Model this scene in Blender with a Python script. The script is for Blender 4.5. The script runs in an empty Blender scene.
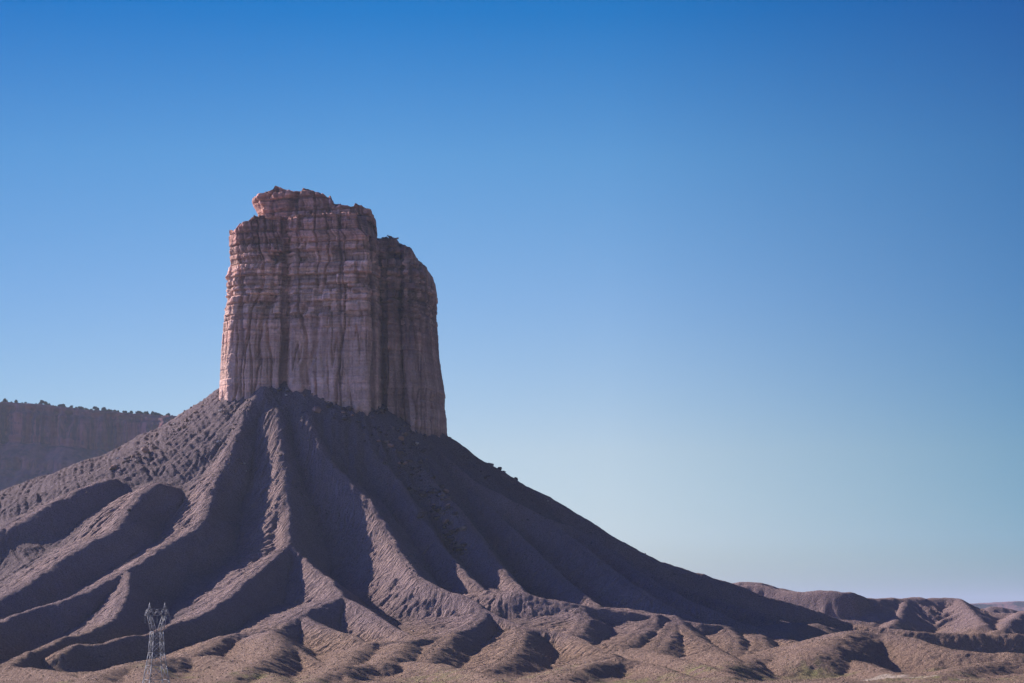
import bpy, math, random
import numpy as np
from mathutils import Vector

# ------------------------------------------------------------------ camera
F = 2409.0            # focal length in pixels of the 1024 px wide picture
HY = 612.0            # row of the horizon
PITCH = math.atan((HY - 341.5) / F)
CAMZ = 25.0
scn = bpy.context.scene
col = scn.collection
cd = bpy.data.cameras.new('camera')
cam = bpy.data.objects.new('camera', cd)
col.objects.link(cam)
cam.location = (0, 0, CAMZ)
cam.rotation_euler = (math.pi / 2 + PITCH, 0, 0)
cd.sensor_width = 36.0
cd.lens = 36.0 * F / 1024.0
cd.clip_start = 1.0
cd.clip_end = 90000.0
scn.camera = cam

# ------------------------------------------------------------------ light
SUN_EL, SUN_BACK = 27.0, 33.0      # degrees: height of the sun, how far it stands behind the butte (from straight left)
world = bpy.data.worlds.new('World'); scn.world = world; world.use_nodes = True
wn = world.node_tree.nodes; wl = world.node_tree.links
sky = wn.new('ShaderNodeTexSky'); sky.sky_type = 'NISHITA'; sky.sun_disc = False
sky.sun_elevation = math.radians(SUN_EL)
sky.sun_rotation = math.radians(-(90 - SUN_BACK))
sky.altitude = 1800; sky.air_density = 1.0; sky.dust_density = 0.3; sky.ozone_density = 2.0
wn['Background'].inputs[1].default_value = 0.050
# the deep polarised blue of this sky: its tint by height, and darker away from the sun
tc = wn.new('ShaderNodeTexCoord'); sx = wn.new('ShaderNodeSeparateXYZ'); wl.new(tc.outputs['Generated'], sx.inputs[0])
def sky_ramp(sock, lo, hi, stops):
    mr = wn.new('ShaderNodeMapRange'); mr.inputs['From Min'].default_value = lo; mr.inputs['From Max'].default_value = hi; wl.new(sock, mr.inputs['Value'])
    r = wn.new('ShaderNodeValToRGB'); wl.new(mr.outputs[0], r.inputs[0]); e = r.color_ramp.elements
    while len(e) < len(stops): e.new(.5)
    for q, (p, c) in zip(e, stops): q.position = (p - lo) / (hi - lo); q.color = (*[v / 2 for v in c], 1)
    return r.outputs[0]
rh = sky_ramp(sx.outputs['Z'], 0.0, 1.0, [(0, (.62, .68, .56)), (.03, (1.0, 1.02, 1.17)), (.066, (1.12, 1.07, 1.13)), (.128, (.77, .97, 1.20)), (.187, (.45, .90, 1.2)), (.246, (.01, .62, 1.13)), (.5, (.20, .20, .74)), (1.0, (.22, .20, .74))])
ra = sky_ramp(sx.outputs['X'], -1.0, 1.0, [(-1, (2, 2, 2)), (-.22, (1.48, 1.65, 1.75)), (-.06, (2, 2, 2)), (.04, (2, 2, 2)), (.21, (.72, 1.22, 1.50)), (.6, (1.3, 1.5, 1.6)), (1, (1.3, 1.5, 1.6))])
rg = sky_ramp(sx.outputs['X'], -1.0, 1.0, [(-1, (1.85, 1.48, 1.75)), (-.70, (1.85, 1.48, 1.7)), (-.36, (.55, .50, .55)), (-.24, (.40, .40, .40)), (1, (.40, .40, .40))])     # the bright side of the sky, towards the sun
def vmul(a, b):
    m = wn.new('ShaderNodeVectorMath'); m.operation = 'MULTIPLY'; wl.new(a, m.inputs[0])
    if isinstance(b, tuple): m.inputs[1].default_value = b
    else: wl.new(b, m.inputs[1])
    return m.outputs[0]
wl.new(vmul(vmul(vmul(vmul(sky.outputs[0], rh), ra), rg), (10, 10, 10)), wn['Background'].inputs[0])
sd = bpy.data.lights.new('sun', 'SUN'); sd.energy = 5.0; sd.angle = math.radians(0.5); sd.color = (1.0, 0.87, 0.75)
sun = bpy.data.objects.new('sun', sd); col.objects.link(sun)
ce = math.cos(math.radians(SUN_EL))
to_sun = Vector((-math.cos(math.radians(SUN_BACK)) * ce, math.sin(math.radians(SUN_BACK)) * ce, math.sin(math.radians(SUN_EL))))
sun.rotation_euler = to_sun.to_track_quat('Z', 'Y').to_euler()
sun.location = (-300, 900, 500)
scn.view_settings.view_transform = 'Standard'
scn.view_settings.look = 'None'
scn.view_settings.gamma = 1.0
scn.view_settings.exposure = 0.85
scn.cycles.max_bounces = 6
scn.cycles.volume_bounces = 0

# ------------------------------------------------------------------ helpers
CP, SP = math.cos(PITCH), math.sin(PITCH)
def ray(px, py):
    """direction of the view through a picture point, scaled so that its y is 1"""
    u, v = (px - 512.0) / F, (341.5 - py) / F
    d = (u, CP - v * SP, SP + v * CP)
    return d[0] / d[1], d[2] / d[1]
def P(px, py, Y):
    a, b = ray(px, py)
    return np.array((a * Y, Y, CAMZ + b * Y))

def _hash(ix, iy, iz, seed):
    n = (ix.astype(np.int64) * 374761393 + iy.astype(np.int64) * 668265263 + iz.astype(np.int64) * 2147483647 + seed * 974634777) & 0xffffffff
    n = ((n ^ (n >> 13)) * 1274126177) & 0xffffffff
    n = ((n ^ (n >> 15)) * 2246822519) & 0xffffffff
    return ((n ^ (n >> 16)) & 0xffffff) / float(0xffffff)
def noise2(x, y, seed=0):
    """gradient noise, about -1..1"""
    x = np.asarray(x, float); y = np.asarray(y, float)
    ix = np.floor(x).astype(np.int64); iy = np.floor(y).astype(np.int64)
    fx = x - ix; fy = y - iy
    ux = fx * fx * fx * (fx * (fx * 6 - 15) + 10); uy = fy * fy * fy * (fy * (fy * 6 - 15) + 10)
    z0 = np.zeros_like(ix)
    def g(dx, dy):
        a = _hash(ix + dx, iy + dy, z0, seed) * 2 * math.pi
        return np.cos(a) * (fx - dx) + np.sin(a) * (fy - dy)
    n00, n10, n01, n11 = g(0, 0), g(1, 0), g(0, 1), g(1, 1)
    return (n00 * (1 - ux) + n10 * ux) * (1 - uy) * 1.5 + (n01 * (1 - ux) + n11 * ux) * uy * 1.5
def fbm(x, y, seed=0, octs=4, gain=0.5):
    s = 0; a = 1.0; f = 1.0
    for k in range(octs):
        s = s + a * noise2(x * f, y * f, seed + k * 17); a *= gain; f *= 2.03
    return s
def worley(x, y, seed=0):
    """distance to nearest and second nearest cell point, and the value of the nearest cell"""
    x = np.asarray(x, float); y = np.asarray(y, float)
    ix = np.floor(x).astype(np.int64); iy = np.floor(y).astype(np.int64)
    d1 = np.full(x.shape, 9.0); d2 = np.full(x.shape, 9.0); v = np.zeros(x.shape)
    z0 = np.zeros_like(ix)
    for dx in (-1, 0, 1):
        for dy in (-1, 0, 1):
            cx, cy = ix + dx, iy + dy
            px = cx + _hash(cx, cy, z0, seed); py = cy + _hash(cx, cy, z0, seed + 5)
            d = np.hypot(px - x, py - y); val = _hash(cx, cy, z0, seed + 9)
            near = d < d1
            d2 = np.where(near, d1, np.minimum(d2, d)); v = np.where(near, val, v); d1 = np.where(near, d, d1)
    return d1, d2, v
def sstep(a, b, x):
    t = np.clip((x - a) / (b - a), 0, 1); return t * t * (3 - 2 * t)

def mesh_obj(name, verts, faces, mat, parent=None, smooth=True, attrs=None):
    verts = np.asarray(verts, np.float32)
    me = bpy.data.meshes.new(name)
    me.vertices.add(len(verts)); me.vertices.foreach_set('co', verts.ravel())
    if isinstance(faces, np.ndarray):
        nf, k = faces.shape
        me.loops.add(nf * k); me.loops.foreach_set('vertex_index', faces.astype(np.int32).ravel())
        me.polygons.add(nf); me.polygons.foreach_set('loop_start', np.arange(0, nf * k, k, dtype=np.int32))
    else:
        tot = sum(len(f) for f in faces); flat = [i for f in faces for i in f]
        me.loops.add(tot); me.loops.foreach_set('vertex_index', flat)
        me.polygons.add(len(faces)); st = np.cumsum([0] + [len(f) for f in faces[:-1]]).astype(np.int32)
        me.polygons.foreach_set('loop_start', st)
    me.update(calc_edges=True); me.validate()
    if smooth: me.polygons.foreach_set('use_smooth', np.ones(len(me.polygons), bool))
    for an, av in (attrs or {}).items():
        at = me.attributes.new(an, 'FLOAT', 'POINT'); at.data.foreach_set('value', np.asarray(av, np.float32).ravel())
    me.materials.append(mat)
    o = bpy.data.objects.new(name, me); col.objects.link(o)
    if parent is not None: o.parent = parent
    return o
def grid_faces(nr, nc, wrap=False):
    r = np.arange(nr - 1)[:, None]; c = np.arange(nc if wrap else nc - 1)[None, :]
    c2 = (c + 1) % nc
    a = r * nc + c; b = r * nc + c2; d = (r + 1) * nc + c; e = (r + 1) * nc + c2
    return np.stack([a, b, e, d], -1).reshape(-1, 4)
def tag(o, label=None, cat=None, group=None, kind=None):
    if label: o['label'] = label
    if cat: o['category'] = cat
    if group: o['group'] = group
    if kind: o['kind'] = kind
    return o
def empty(name, loc):
    o = bpy.data.objects.new(name, None); col.objects.link(o); o.location = loc; o.empty_display_size = 2; return o

# ------------------------------------------------------------------ materials
class NT:
    def __init__(s, name, rough=0.95):
        s.m = bpy.data.materials.new(name); s.m.use_nodes = True
        s.t = s.m.node_tree; s.b = s.t.nodes['Principled BSDF']
        s.b.inputs['Roughness'].default_value = rough
        s.b.inputs['Specular IOR Level'].default_value = 0.15
    def n(s, kind, **kw):
        o = s.t.nodes.new(kind)
        for k, v in kw.items(): setattr(o, k, v)
        return o
    def link(s, a, b): s.t.links.new(a, b)
    def coord(s, scale):
        g = s.n('ShaderNodeNewGeometry'); m = s.n('ShaderNodeMapping'); s.link(g.outputs['Position'], m.inputs['Vector'])
        m.inputs['Scale'].default_value = scale; return m.outputs[0]
    def noise(s, scale, detail=4, rough=0.55, sc=(1, 1, 1)):
        o = s.n('ShaderNodeTexNoise'); s.link(s.coord(sc), o.inputs['Vector'])
        o.inputs['Scale'].default_value = scale; o.inputs['Detail'].default_value = detail; o.inputs['Roughness'].default_value = rough
        return o.outputs['Fac']
    def attr(s, name):
        return s.n('ShaderNodeAttribute', attribute_name=name).outputs['Fac']
    def ramp(s, fac, stops, interp='LINEAR'):
        r = s.n('ShaderNodeValToRGB'); s.link(fac, r.inputs[0]); cr = r.color_ramp; cr.interpolation = interp
        while len(cr.elements) < len(stops): cr.elements.new(0.5)
        for e, (p, c) in zip(cr.elements, stops):
            e.position = p; e.color = (c, c, c, 1) if isinstance(c, (int, float)) else (*c, 1)
        return r.outputs[0]
    def mix(s, fac, a, b, mode='MIX'):
        m = s.n('ShaderNodeMix', data_type='RGBA', blend_type=mode)
        if isinstance(fac, (int, float)): m.inputs[0].default_value = fac
        else: s.link(fac, m.inputs[0])
        for i, v in ((6, a), (7, b)):
            if isinstance(v, tuple): m.inputs[i].default_value = (*v, 1)
            else: s.link(v, m.inputs[i])
        return m.outputs[2]
    def math(s, op, a, b=None):
        m = s.n('ShaderNodeMath', operation=op)
        for i, v in ((0, a), (1, b)):
            if v is None: continue
            if isinstance(v, (int, float)): m.inputs[i].default_value = v
            else: s.link(v, m.inputs[i])
        return m.outputs[0]
    def color(s, c):
        if isinstance(c, tuple): s.b.inputs['Base Color'].default_value = (*c, 1)
        else: s.link(c, s.b.inputs['Base Color'])
    def bump(s, h, dist, strength=1.0):
        b = s.n('ShaderNodeBump'); b.inputs['Distance'].default_value = dist; b.inputs['Strength'].default_value = strength
        s.link(h, b.inputs['Height']); s.link(b.outputs[0], s.b.inputs['Normal'])

def soil_material():
    s = NT('badland_soil')
    big = s.noise(0.012, 4); mid = s.noise(0.09, 5); fine = s.noise(0.7, 5, 0.65); speck = s.noise(1.6, 3, 0.7)
    base = s.ramp(big, [(0.35, (0.175, 0.126, 0.134)), (0.65, (0.225, 0.158, 0.152))])
    base = s.mix(s.ramp(mid, [(0.35, 0.0), (0.7, 0.6)]), base, (0.250, 0.182, 0.170))
    base = s.mix(s.attr('grass'), base, s.ramp(fine, [(0.3, (0.15, 0.095, 0.070)), (0.55, (0.235, 0.158, 0.112)), (0.75, (0.32, 0.23, 0.165))]))
    base = s.mix(s.attr('green'), base, s.ramp(fine, [(0.35, (0.13, 0.125, 0.05)), (0.7, (0.27, 0.25, 0.10))]))
    base = s.mix(s.attr('debris_shade'), base, (0.105, 0.082, 0.092))
    base = s.mix(s.attr('pale'), base, (0.42, 0.35, 0.28))
    base = s.mix(1.0, base, s.ramp(speck, [(0.34, 0.84), (0.5, 1.42), (0.68, 1.95)]), 'MULTIPLY')
    s.color(base)
    cb = s.n('ShaderNodeCombineXYZ'); s.link(s.math('MULTIPLY', s.attr('flow'), .62), cb.inputs[0]); s.link(s.math('MULTIPLY', s.attr('fall'), .07), cb.inputs[1]); s.link(s.math('MULTIPLY', mid, 1.5), cb.inputs[2])
    rl = s.n('ShaderNodeTexNoise'); s.link(cb.outputs[0], rl.inputs['Vector']); rl.inputs['Scale'].default_value = 1; rl.inputs['Detail'].default_value = 3
    rl_ = s.math('MULTIPLY', s.math('MULTIPLY', rl.outputs['Fac'], s.attr('cut')), 2.6)
    s.bump(s.math('ADD', s.math('ADD', fine, s.math('MULTIPLY', speck, 0.6)), rl_), 2.6, 1.0)
    return s.m
def rock_material(name, hue=0.0):
    s = NT(name)
    strata = s.noise(1.0, 5, 0.6, sc=(0.012, 0.012, 0.16))
    fstr = s.noise(1.0, 4, 0.6, sc=(0.03, 0.03, 0.9))
    streak = s.noise(1.0, 5, 0.6, sc=(0.22, 0.22, 0.018))
    fine = s.noise(0.8, 6, 0.7); blot = s.noise(0.07, 4)
    c = s.ramp(strata, [(0.30, (0.26, 0.165, 0.135)), (0.44, (0.33, 0.225, 0.185)), (0.52, (0.42, 0.31, 0.255)), (0.60, (0.31, 0.20, 0.165)), (0.75, (0.38, 0.27, 0.22))])
    c = s.mix(s.attr('red'), c, s.ramp(strata, [(0.35, (0.20, 0.115, 0.10)), (0.5, (0.29, 0.175, 0.145)), (0.65, (0.17, 0.095, 0.085))]))
    c = s.mix(s.attr('pale'), c, s.ramp(strata, [(0.4, (0.37, 0.28, 0.24)), (0.6, (0.44, 0.345, 0.29))]))
    c = s.mix(s.attr('bed'), c, s.ramp(fstr, [(0.36, 0.50), (0.50, 1.0), (0.66, 1.3)]), 'MULTIPLY')
    c = s.mix(s.ramp(streak, [(0.52, 0.0), (0.58, 0.38)]), c, (0.13, 0.088, 0.082))
    c = s.mix(1.0, c, s.ramp(blot, [(0.3, 0.78), (0.7, 1.15)]), 'MULTIPLY')
    c = s.mix(s.attr('darken'), c, (0.085, 0.062, 0.068))
    c = s.mix(1.0, c, s.ramp(fine, [(0.3, 0.80), (0.7, 1.25)]), 'MULTIPLY')
    c = s.mix(1.0, c, (1.66, 1.44, 1.36), 'MULTIPLY')
    c = s.mix(1.0, c, s.ramp(s.attr('block'), [(0.0, 0.5), (0.5, 1.0), (1.0, 1.6)]), 'MULTIPLY')
    s.color(c)
    s.bump(s.math('ADD', fine, s.math('MULTIPLY', fstr, 0.7)), 1.2, 0.9)
    return s.m
def simple_material(name, cols, scale, rough=0.9, bump=0.0):
    s = NT(name, rough)
    f = s.noise(scale, 5, 0.6)
    s.color(s.ramp(f, [(0.3, cols[0]), (0.7, cols[-1])]))
    if bump: s.bump(f, bump)
    return s.m
M_soil = soil_material()
M_rock = rock_material('layered_sandstone')
def mesa_material():
    s = NT('mesa_rock')
    strata = s.noise(1.0, 4, 0.6, sc=(0.004, 0.004, 0.06)); streak = s.noise(1.0, 5, 0.6, sc=(0.07, 0.07, 0.006)); blot = s.noise(0.03, 5, 0.65)
    cliff = s.ramp(strata, [(0.35, (0.22, 0.108, 0.098)), (0.5, (0.30, 0.165, 0.14)), (0.65, (0.19, 0.092, 0.088))])
    cliff = s.mix(s.ramp(streak, [(0.43, 0.0), (0.56, 0.85)]), cliff, (0.06, 0.042, 0.05))
    talus = s.ramp(blot, [(0.40, (0.065, 0.060, 0.06)), (0.5, (0.16, 0.11, 0.105)), (0.62, (0.23, 0.15, 0.13))])
    c = s.mix(s.attr('talus'), cliff, talus)
    c = s.mix(1.0, c, (1.08, .70, .82), 'MULTIPLY'); s.color(c); s.bump(blot, 5.0, 0.8)
    return s.m
M_mesa = mesa_material()
M_boulder = simple_material('boulder_rock', [(0.11, 0.08, 0.078), (0.26, 0.19, 0.165)], 0.35, bump=0.5)
M_redboulder = simple_material('red_boulder_rock', [(0.26, 0.15, 0.115), (0.38, 0.23, 0.17)], 0.35, bump=0.5)
M_paleboulder = simple_material('pale_boulder_rock', [(0.42, 0.34, 0.29), (0.55, 0.47, 0.40)], 0.5, bump=0.4)
M_steel = simple_material('galvanised_steel', [(0.20, 0.205, 0.22), (0.32, 0.325, 0.34)], 0.6, 0.5)
M_insul = simple_material('insulator_glass', [(0.16, 0.18, 0.19), (0.22, 0.24, 0.25)], 1.0, 0.3)
M_concrete = simple_material('footing_concrete', [(0.30, 0.28, 0.26), (0.40, 0.38, 0.35)], 1.0)
M_juniper = simple_material('juniper_foliage', [(0.035, 0.050, 0.028), (0.065, 0.080, 0.042)], 0.5)
M_bark = simple_material('juniper_bark', [(0.10, 0.075, 0.06), (0.16, 0.12, 0.095)], 1.0)
M_scrub = simple_material('scrub_foliage', [(0.12, 0.105, 0.06), (0.24, 0.20, 0.12)], 0.15)

# ------------------------------------------------------------------ terrain
XC, YC = (333 - 512) / F * 1500, 1500.0
HL = [(0, 190), (72, 163), (101, 142), (145, 120), (207, 100), (260, 72), (320, 42), (380, 20), (450, 6), (520, 0), (620, -4), (2000, -4)]
HR = [(0, 180), (50, 150), (72, 133), (116, 107), (166, 79), (204, 58), (253, 43), (294, 28), (314, 20), (334, 14), (380, 7), (450, 2), (520, -1), (600, -3), (700, -4), (2000, -4)]
HF = [(0, 185), (58, 163), (80, 147), (100, 127), (140, 95), (180, 71), (220, 54), (260, 41), (300, 30), (350, 18), (400, 10), (450, 5.5), (520, 1), (600, -2), (700, -4), (2000, -4)]
def Hcone(x, y):
    dx, dy = x - XC, y - YC
    r = np.hypot(dx, dy); c = dx / (r + 1e-6)
    wl_ = np.clip(-c, 0, 1) ** .9; wr = np.clip(c, 0, 1) ** .7
    hf = np.interp(r, *zip(*HF)); hl = np.interp(r, *zip(*HL)); hr = np.interp(r, *zip(*HR))
    return hf * (1 - wl_ - wr) + hl * wl_ + hr * wr + 7 * np.exp(-((x + 80) / 26) ** 2 - ((y - 1426) / 24) ** 2)
def drop_to_cone(px, py):
    """a picture point on a ridge crest -> its place on the front of the cone"""
    a, b = ray(px, py)
    Y = np.arange(840, 1520, 1.0)
    z = CAMZ + b * Y; h = Hcone(a * Y, Y)
    k = np.argmax(z <= h) if (z <= h).any() else len(Y) - 1
    return np.array((a * Y[k], Y[k], CAMZ + b * Y[k]))
# crests: (flank steepness, crest rounding, points). A point is (px, py) on the cone or (px, py, Y) with its own distance.
R = [
 # left skyline
 (.62, 3, [(-140, 560, 1470), (-60, 515, 1480), (0, 494, 1490), (11, 488, 1490), (32, 482, 1492), (65, 476, 1495), (82, 471, 1495), (107, 460, 1497), (140, 440, 1500), (175, 417, 1500), (200, 401, 1500), (222, 388, 1490)]),
 (.5, 2.5, [(-60, 556), (0, 530), (25, 519), (47, 505), (62, 494), (82, 487), (104, 478)]),
 (.55, 2.5, [(-60, 618), (0, 597), (25, 584), (62, 557), (92, 540), (117, 530), (130, 505), (142, 490), (156, 484)]),
 (.72, 2.5, [(-50, 640), (0, 622), (37, 606), (70, 600), (100, 584), (125, 571), (150, 555), (175, 538), (195, 529), (206, 520), (210, 500), (215, 477), (226, 463), (237, 435), (246, 403), (262, 388, 1432)]),
 (.72, 2.2, [(127, 573), (126, 592), (118, 612), (108, 624), (84, 633), (62, 638), (40, 648), (22, 656), (8, 664)]),
 (.72, 2.2, [(60, 652), (75, 644), (100, 645), (125, 637), (150, 635), (175, 624), (205, 612), (228, 597), (250, 578), (265, 565), (291, 545), (288, 507), (286, 476), (283, 454), (279, 436), (276, 410)]),
 (.7, 2.2, [(291, 545), (303, 556), (313, 569), (330, 577), (337, 592), (345, 598), (362, 606), (380, 619), (400, 630), (420, 640)]),
 (.52, 3, [(342, 597), (325, 602), (300, 615), (285, 623), (272, 631), (250, 631), (225, 636), (205, 648), (180, 662)]),
 (.6, 2.2, [(272, 631), (287, 642), (300, 652), (325, 665), (350, 680)]),
 (.72, 2.2, [(308, 415), (316, 438), (328, 462), (347, 481), (362, 492), (377, 507), (386, 525), (396, 543), (407, 562), (425, 582), (445, 591), (470, 597), (485, 612), (500, 616), (525, 628), (563, 632), (581, 638), (596, 647), (612, 654)]),
 (.52, 2.5, [(485, 613), (475, 627), (455, 632), (425, 640), (400, 641), (367, 644), (350, 635), (325, 628), (313, 622), (303, 616)]),
 (.46, 3, [(455, 632), (440, 645), (425, 660), (420, 672)]),
 (.46, 3, [(525, 628), (520, 645), (505, 660), (490, 668)]),
 # shaded ridges below the rock wall
 (.95, 3, [(352, 412), (362, 425), (400, 470), (425, 510), (450, 543), (478, 572), (510, 590)], 7),
 (.95, 3, [(385, 414), (400, 430), (430, 465), (462, 500), (486, 532), (508, 560), (530, 585), (545, 598)], 7),
 (.46, 2, [(520, 592), (538, 596), (558, 604), (581, 606), (609, 609), (640, 614), (678, 618), (703, 626), (728, 626), (759, 632), (790, 639), (815, 647)]),
 (.95, 3, [(408, 417, 1435), (440, 452), (470, 470), (500, 499), (530, 527), (560, 556), (595, 584), (630, 603), (665, 616)], 10),
 (.85, 3, [(430, 432, 1445), (462, 462), (500, 486), (540, 505), (575, 530), (608, 557), (640, 580), (680, 602), (720, 620)], 5),
 (.85, 3, [(540, 505), (580, 520), (620, 548), (655, 573), (695, 594), (740, 612), (790, 628)], 5),
 (.85, 3, [(600, 533, 1470), (650, 563, 1450), (700, 585, 1430), (750, 602, 1410), (800, 618, 1400)], 5),
 (.95, 3, [(446, 440, 1490), (485, 461, 1498), (520, 481, 1500), (560, 503, 1500), (600, 526, 1500), (640, 552, 1500), (680, 568, 1500), (710, 576, 1500), (740, 585, 1500), (760, 595, 1500), (806, 607, 1500), (837, 619, 1500), (870, 629, 1500)], 0),
 # spurs of the lower lit crest
 (.42, 3.5, [(581, 606), (590, 618), (578, 634)]),
 (.42, 3.5, [(660, 616), (655, 622), (640, 634), (622, 646), (612, 653)]),
 (.42, 3.5, [(678, 618), (688, 630), (703, 641), (718, 650)]),
 (.42, 3.5, [(678, 619), (672, 630), (662, 646), (650, 657)]),
 (.40, 3.5, [(728, 626), (738, 640), (735, 652), (722, 662)]),
 (.40, 3.5, [(759, 632), (765, 645), (755, 657)]),
 # low foreground swells
 (0.56, 5, [(540, 690, 870), (551, 681, 905), (584, 667, 975), (601, 660, 1000), (622, 658, 1010), (652, 664, 1000), (678, 674, 960), (700, 684, 910)]),
 (0.50, 6, [(690, 688, 900), (715, 674, 970), (760, 660, 1060), (786, 651, 1110), (811, 647, 1130), (837, 655, 1100), (876, 668, 1030), (915, 679, 960), (940, 690, 900)]),
 (0.52, 7, [(815, 655, 1044), (827, 643, 1097), (848, 633, 1141), (860, 630, 1159), (884, 634, 1159), (909, 635, 1150), (925, 643, 1132), (946, 650, 1115), (985, 652, 1106), (1024, 654, 1106), (1090, 655, 1106)]),
 (.95, 3, [(850, 624, 1500), (880, 627, 1490), (915, 631, 1480), (950, 634, 1480), (985, 633, 1480), (1024, 635, 1480), (1090, 636, 1480)], 0),
 (0.50, 6, [(925, 682, 920), (960, 668, 1030), (985, 662, 1080), (1010, 661, 1090), (1060, 664, 1080)]),
 (0.52, 7, [(85, 684, 880), (105, 672, 950), (140, 662, 1010), (180, 656, 1040), (210, 655, 1040), (240, 661, 1020), (262, 671, 970), (285, 684, 890)]),
 (0.50, 6, [(140, 662, 1010), (150, 674, 940), (152, 686, 880)]),
 (0.56, 5, [(-40, 660, 1010), (-10, 664, 1000), (15, 666, 990), (50, 670, 970), (75, 678, 930), (90, 688, 880)]),
 (0.56, 5, [(272, 632, 1120), (278, 645, 1070), (268, 656, 1020), (250, 668, 960), (225, 680, 900)]),
 (0.49, 3, [(300, 686, 870), (330, 673, 950), (365, 664, 1010), (400, 661, 1030), (440, 664, 1000), (480, 673, 950), (505, 684, 890)]),
 (0.56, 5, [(404, 642, 1110), (398, 652, 1060), (385, 662, 1010)]),
 (0.56, 5, [(367, 645, 1100), (352, 655, 1050), (340, 668, 970)]),
 (0.56, 5, [(612, 654, 1060), (590, 662, 1010), (560, 672, 950)]),
 (0.56, 5, [(640, 648, 1090), (665, 655, 1050), (700, 664, 1000), (730, 676, 930)]),
 (0.56, 5, [(718, 650, 1090), (735, 660, 1030), (725, 668, 980)]),
 (0.56, 5, [(755, 655, 1080), (742, 664, 1020)]),
]
DX = 0.80
tx = np.arange(-520, 560, DX); ty = np.arange(700, 1760, DX)
TX, TY = np.meshgrid(tx, ty)
def envelope(TX, TY, tx, ty, dx, base):
    best = np.full(TX.shape, -50.0); sp = np.zeros(TX.shape, np.float64); dd = np.full(TX.shape, 60.0); rid = np.zeros(TX.shape, np.int16)
    for ri, (k0, rnd, pts, *low) in enumerate(R):
        low = low[0] if low else 0.0
        w = [P(*p) if len(p) == 3 else drop_to_cone(*p) for p in pts]
        # refine with a spline and wander a little
        w = np.array(w); t = np.concatenate([[0], np.cumsum(np.hypot(*(np.diff(w[:, :2], axis=0).T)))])
        n = max(4, int(t[-1] / 7)); tt = np.linspace(0, t[-1], n)
        q = np.stack([np.interp(tt, t, w[:, i]) for i in range(3)], 1)
        ker = np.array([.25, .5, .25])
        for _ in range(2):
            q[1:-1] = q[1:-1] * .5 + (q[:-2] + q[2:]) * .25
        q[:, 2] += 0.7 * noise2(tt / 14, tt * 0 + ri * 3.3, 3)
        qz = q[:, 2].copy(); q = q.copy(); q[:, 2] -= base(q[:, 0], q[:, 1]) + low; slope_ = np.gradient(qz, tt)
        s0 = 0.0
        for i in range(n - 1):
            a, b = q[i], q[i + 1]
            L = math.hypot(b[0] - a[0], b[1] - a[1]) + 1e-6
            rad = 75
            i0 = max(0, int((min(a[0], b[0]) - rad - tx[0]) / dx)); i1 = min(len(tx), int((max(a[0], b[0]) + rad - tx[0]) / dx))
            j0 = max(0, int((min(a[1], b[1]) - rad - ty[0]) / dx)); j1 = min(len(ty), int((max(a[1], b[1]) + rad - ty[0]) / dx))
            if i1 <= i0 or j1 <= j0: s0 += L; continue
            sl = (slice(j0, j1), slice(i0, i1)); X = TX[sl]; Yy = TY[sl]
            ux, uy = (b[0] - a[0]) / L, (b[1] - a[1]) / L
            al = (X - a[0]) * ux + (Yy - a[1]) * uy; ac = -(X - a[0]) * uy + (Yy - a[1]) * ux
            tt_ = np.clip(al / L, 0, 1)
            ov = al - tt_ * L
            d = np.hypot(ac, ov)
            sdot = ((X - a[0] - ux * tt_ * L) * to_sun.x + (Yy - a[1] - uy * tt_ * L) * to_sun.y) / (d + 1.0)
            k = k0 * (1.0 - .30 * np.clip(sdot * 1.3, -.4, 1))
            z = a[2] + (b[2] - a[2]) * tt_ - k * (np.sqrt(d * d + rnd * rnd) - rnd) + 0.0011 * np.minimum(d, 40) ** 2
            m = z > best[sl]
            grad = (qz[i + 1] - qz[i]) / L
            sval = s0 + tt_ * L + d * grad / k + ov * 0.7 + ri * 97.0 + np.where(ac > 0, 31.7, 0)
            best[sl] = np.where(m, z, best[sl]); sp[sl] = np.where(m, sval, sp[sl]); dd[sl] = np.where(m, d, dd[sl]); rid[sl] = np.where(m, ri, rid[sl])
            s0 += L
    return best, sp, dd, rid
def smax(a, b, k):
    h = np.clip(0.5 + 0.5 * (a - b) / k, 0, 1); return b * (1 - h) + a * h + k * h * (1 - h)
env, S, D, RID = envelope(TX, TY, tx, ty, DX, Hcone)
rr = np.hypot(TX - XC, TY - YC)
env = env + Hcone(TX, TY)
warpx = 9 * fbm(TX / 60, TY / 60, 11, 3); warpy = 9 * fbm(TX / 60, TY / 60, 23, 3)
hc = Hcone(TX + warpx * .5, TY + warpy * .5)
th = np.arctan2(TY - YC, TX - XC)
phi = np.degrees(np.arctan2(TX - XC, -(TY - YC)))
r0 = np.interp(phi, [-90, -50, -30, -22, 0, 20, 35, 90], [150, 110, 70, 50, 50, 50, 60, 80]) + 14 * noise2(TX / 40, TY / 40, 29); dp = np.interp(phi, [-90, -60, -30, 25, 45, 90], [3.5, 5, 12, 20, 22, 21])
dp = dp * (1 - .45 * sstep(250, 310, rr) * sstep(5, 30, phi)) * (1 - .35 * sstep(270, 330, rr))
deep = dp * sstep(r0, r0 + 115, rr) * (1 - sstep(350, 520, rr))
back = sstep(1500, 1560, TY)
flute = (1 - np.abs(noise2(th * 9 + 0.25 * fbm(TX / 50, TY / 50, 5, 2), rr / 300, 41))) 
floor_ = hc - deep * (1 - back) - back * deep * (1.3 - flute * 1.2) + 3 * noise2(TX / 30, TY / 30, 19) * sstep(90, 150, rr)
floor_ = floor_ - 7 * sstep(290, 400, rr) * (1 - sstep(520, 640, rr))
plain = -3.6 + 1.8 * (1 - np.abs(fbm(TX / 85, TY / 48, 77, 2)) * 1.5) * sstep(840, 960, TY) + .8 * fbm(TX / 30, TY / 20, 78, 3)
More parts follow.
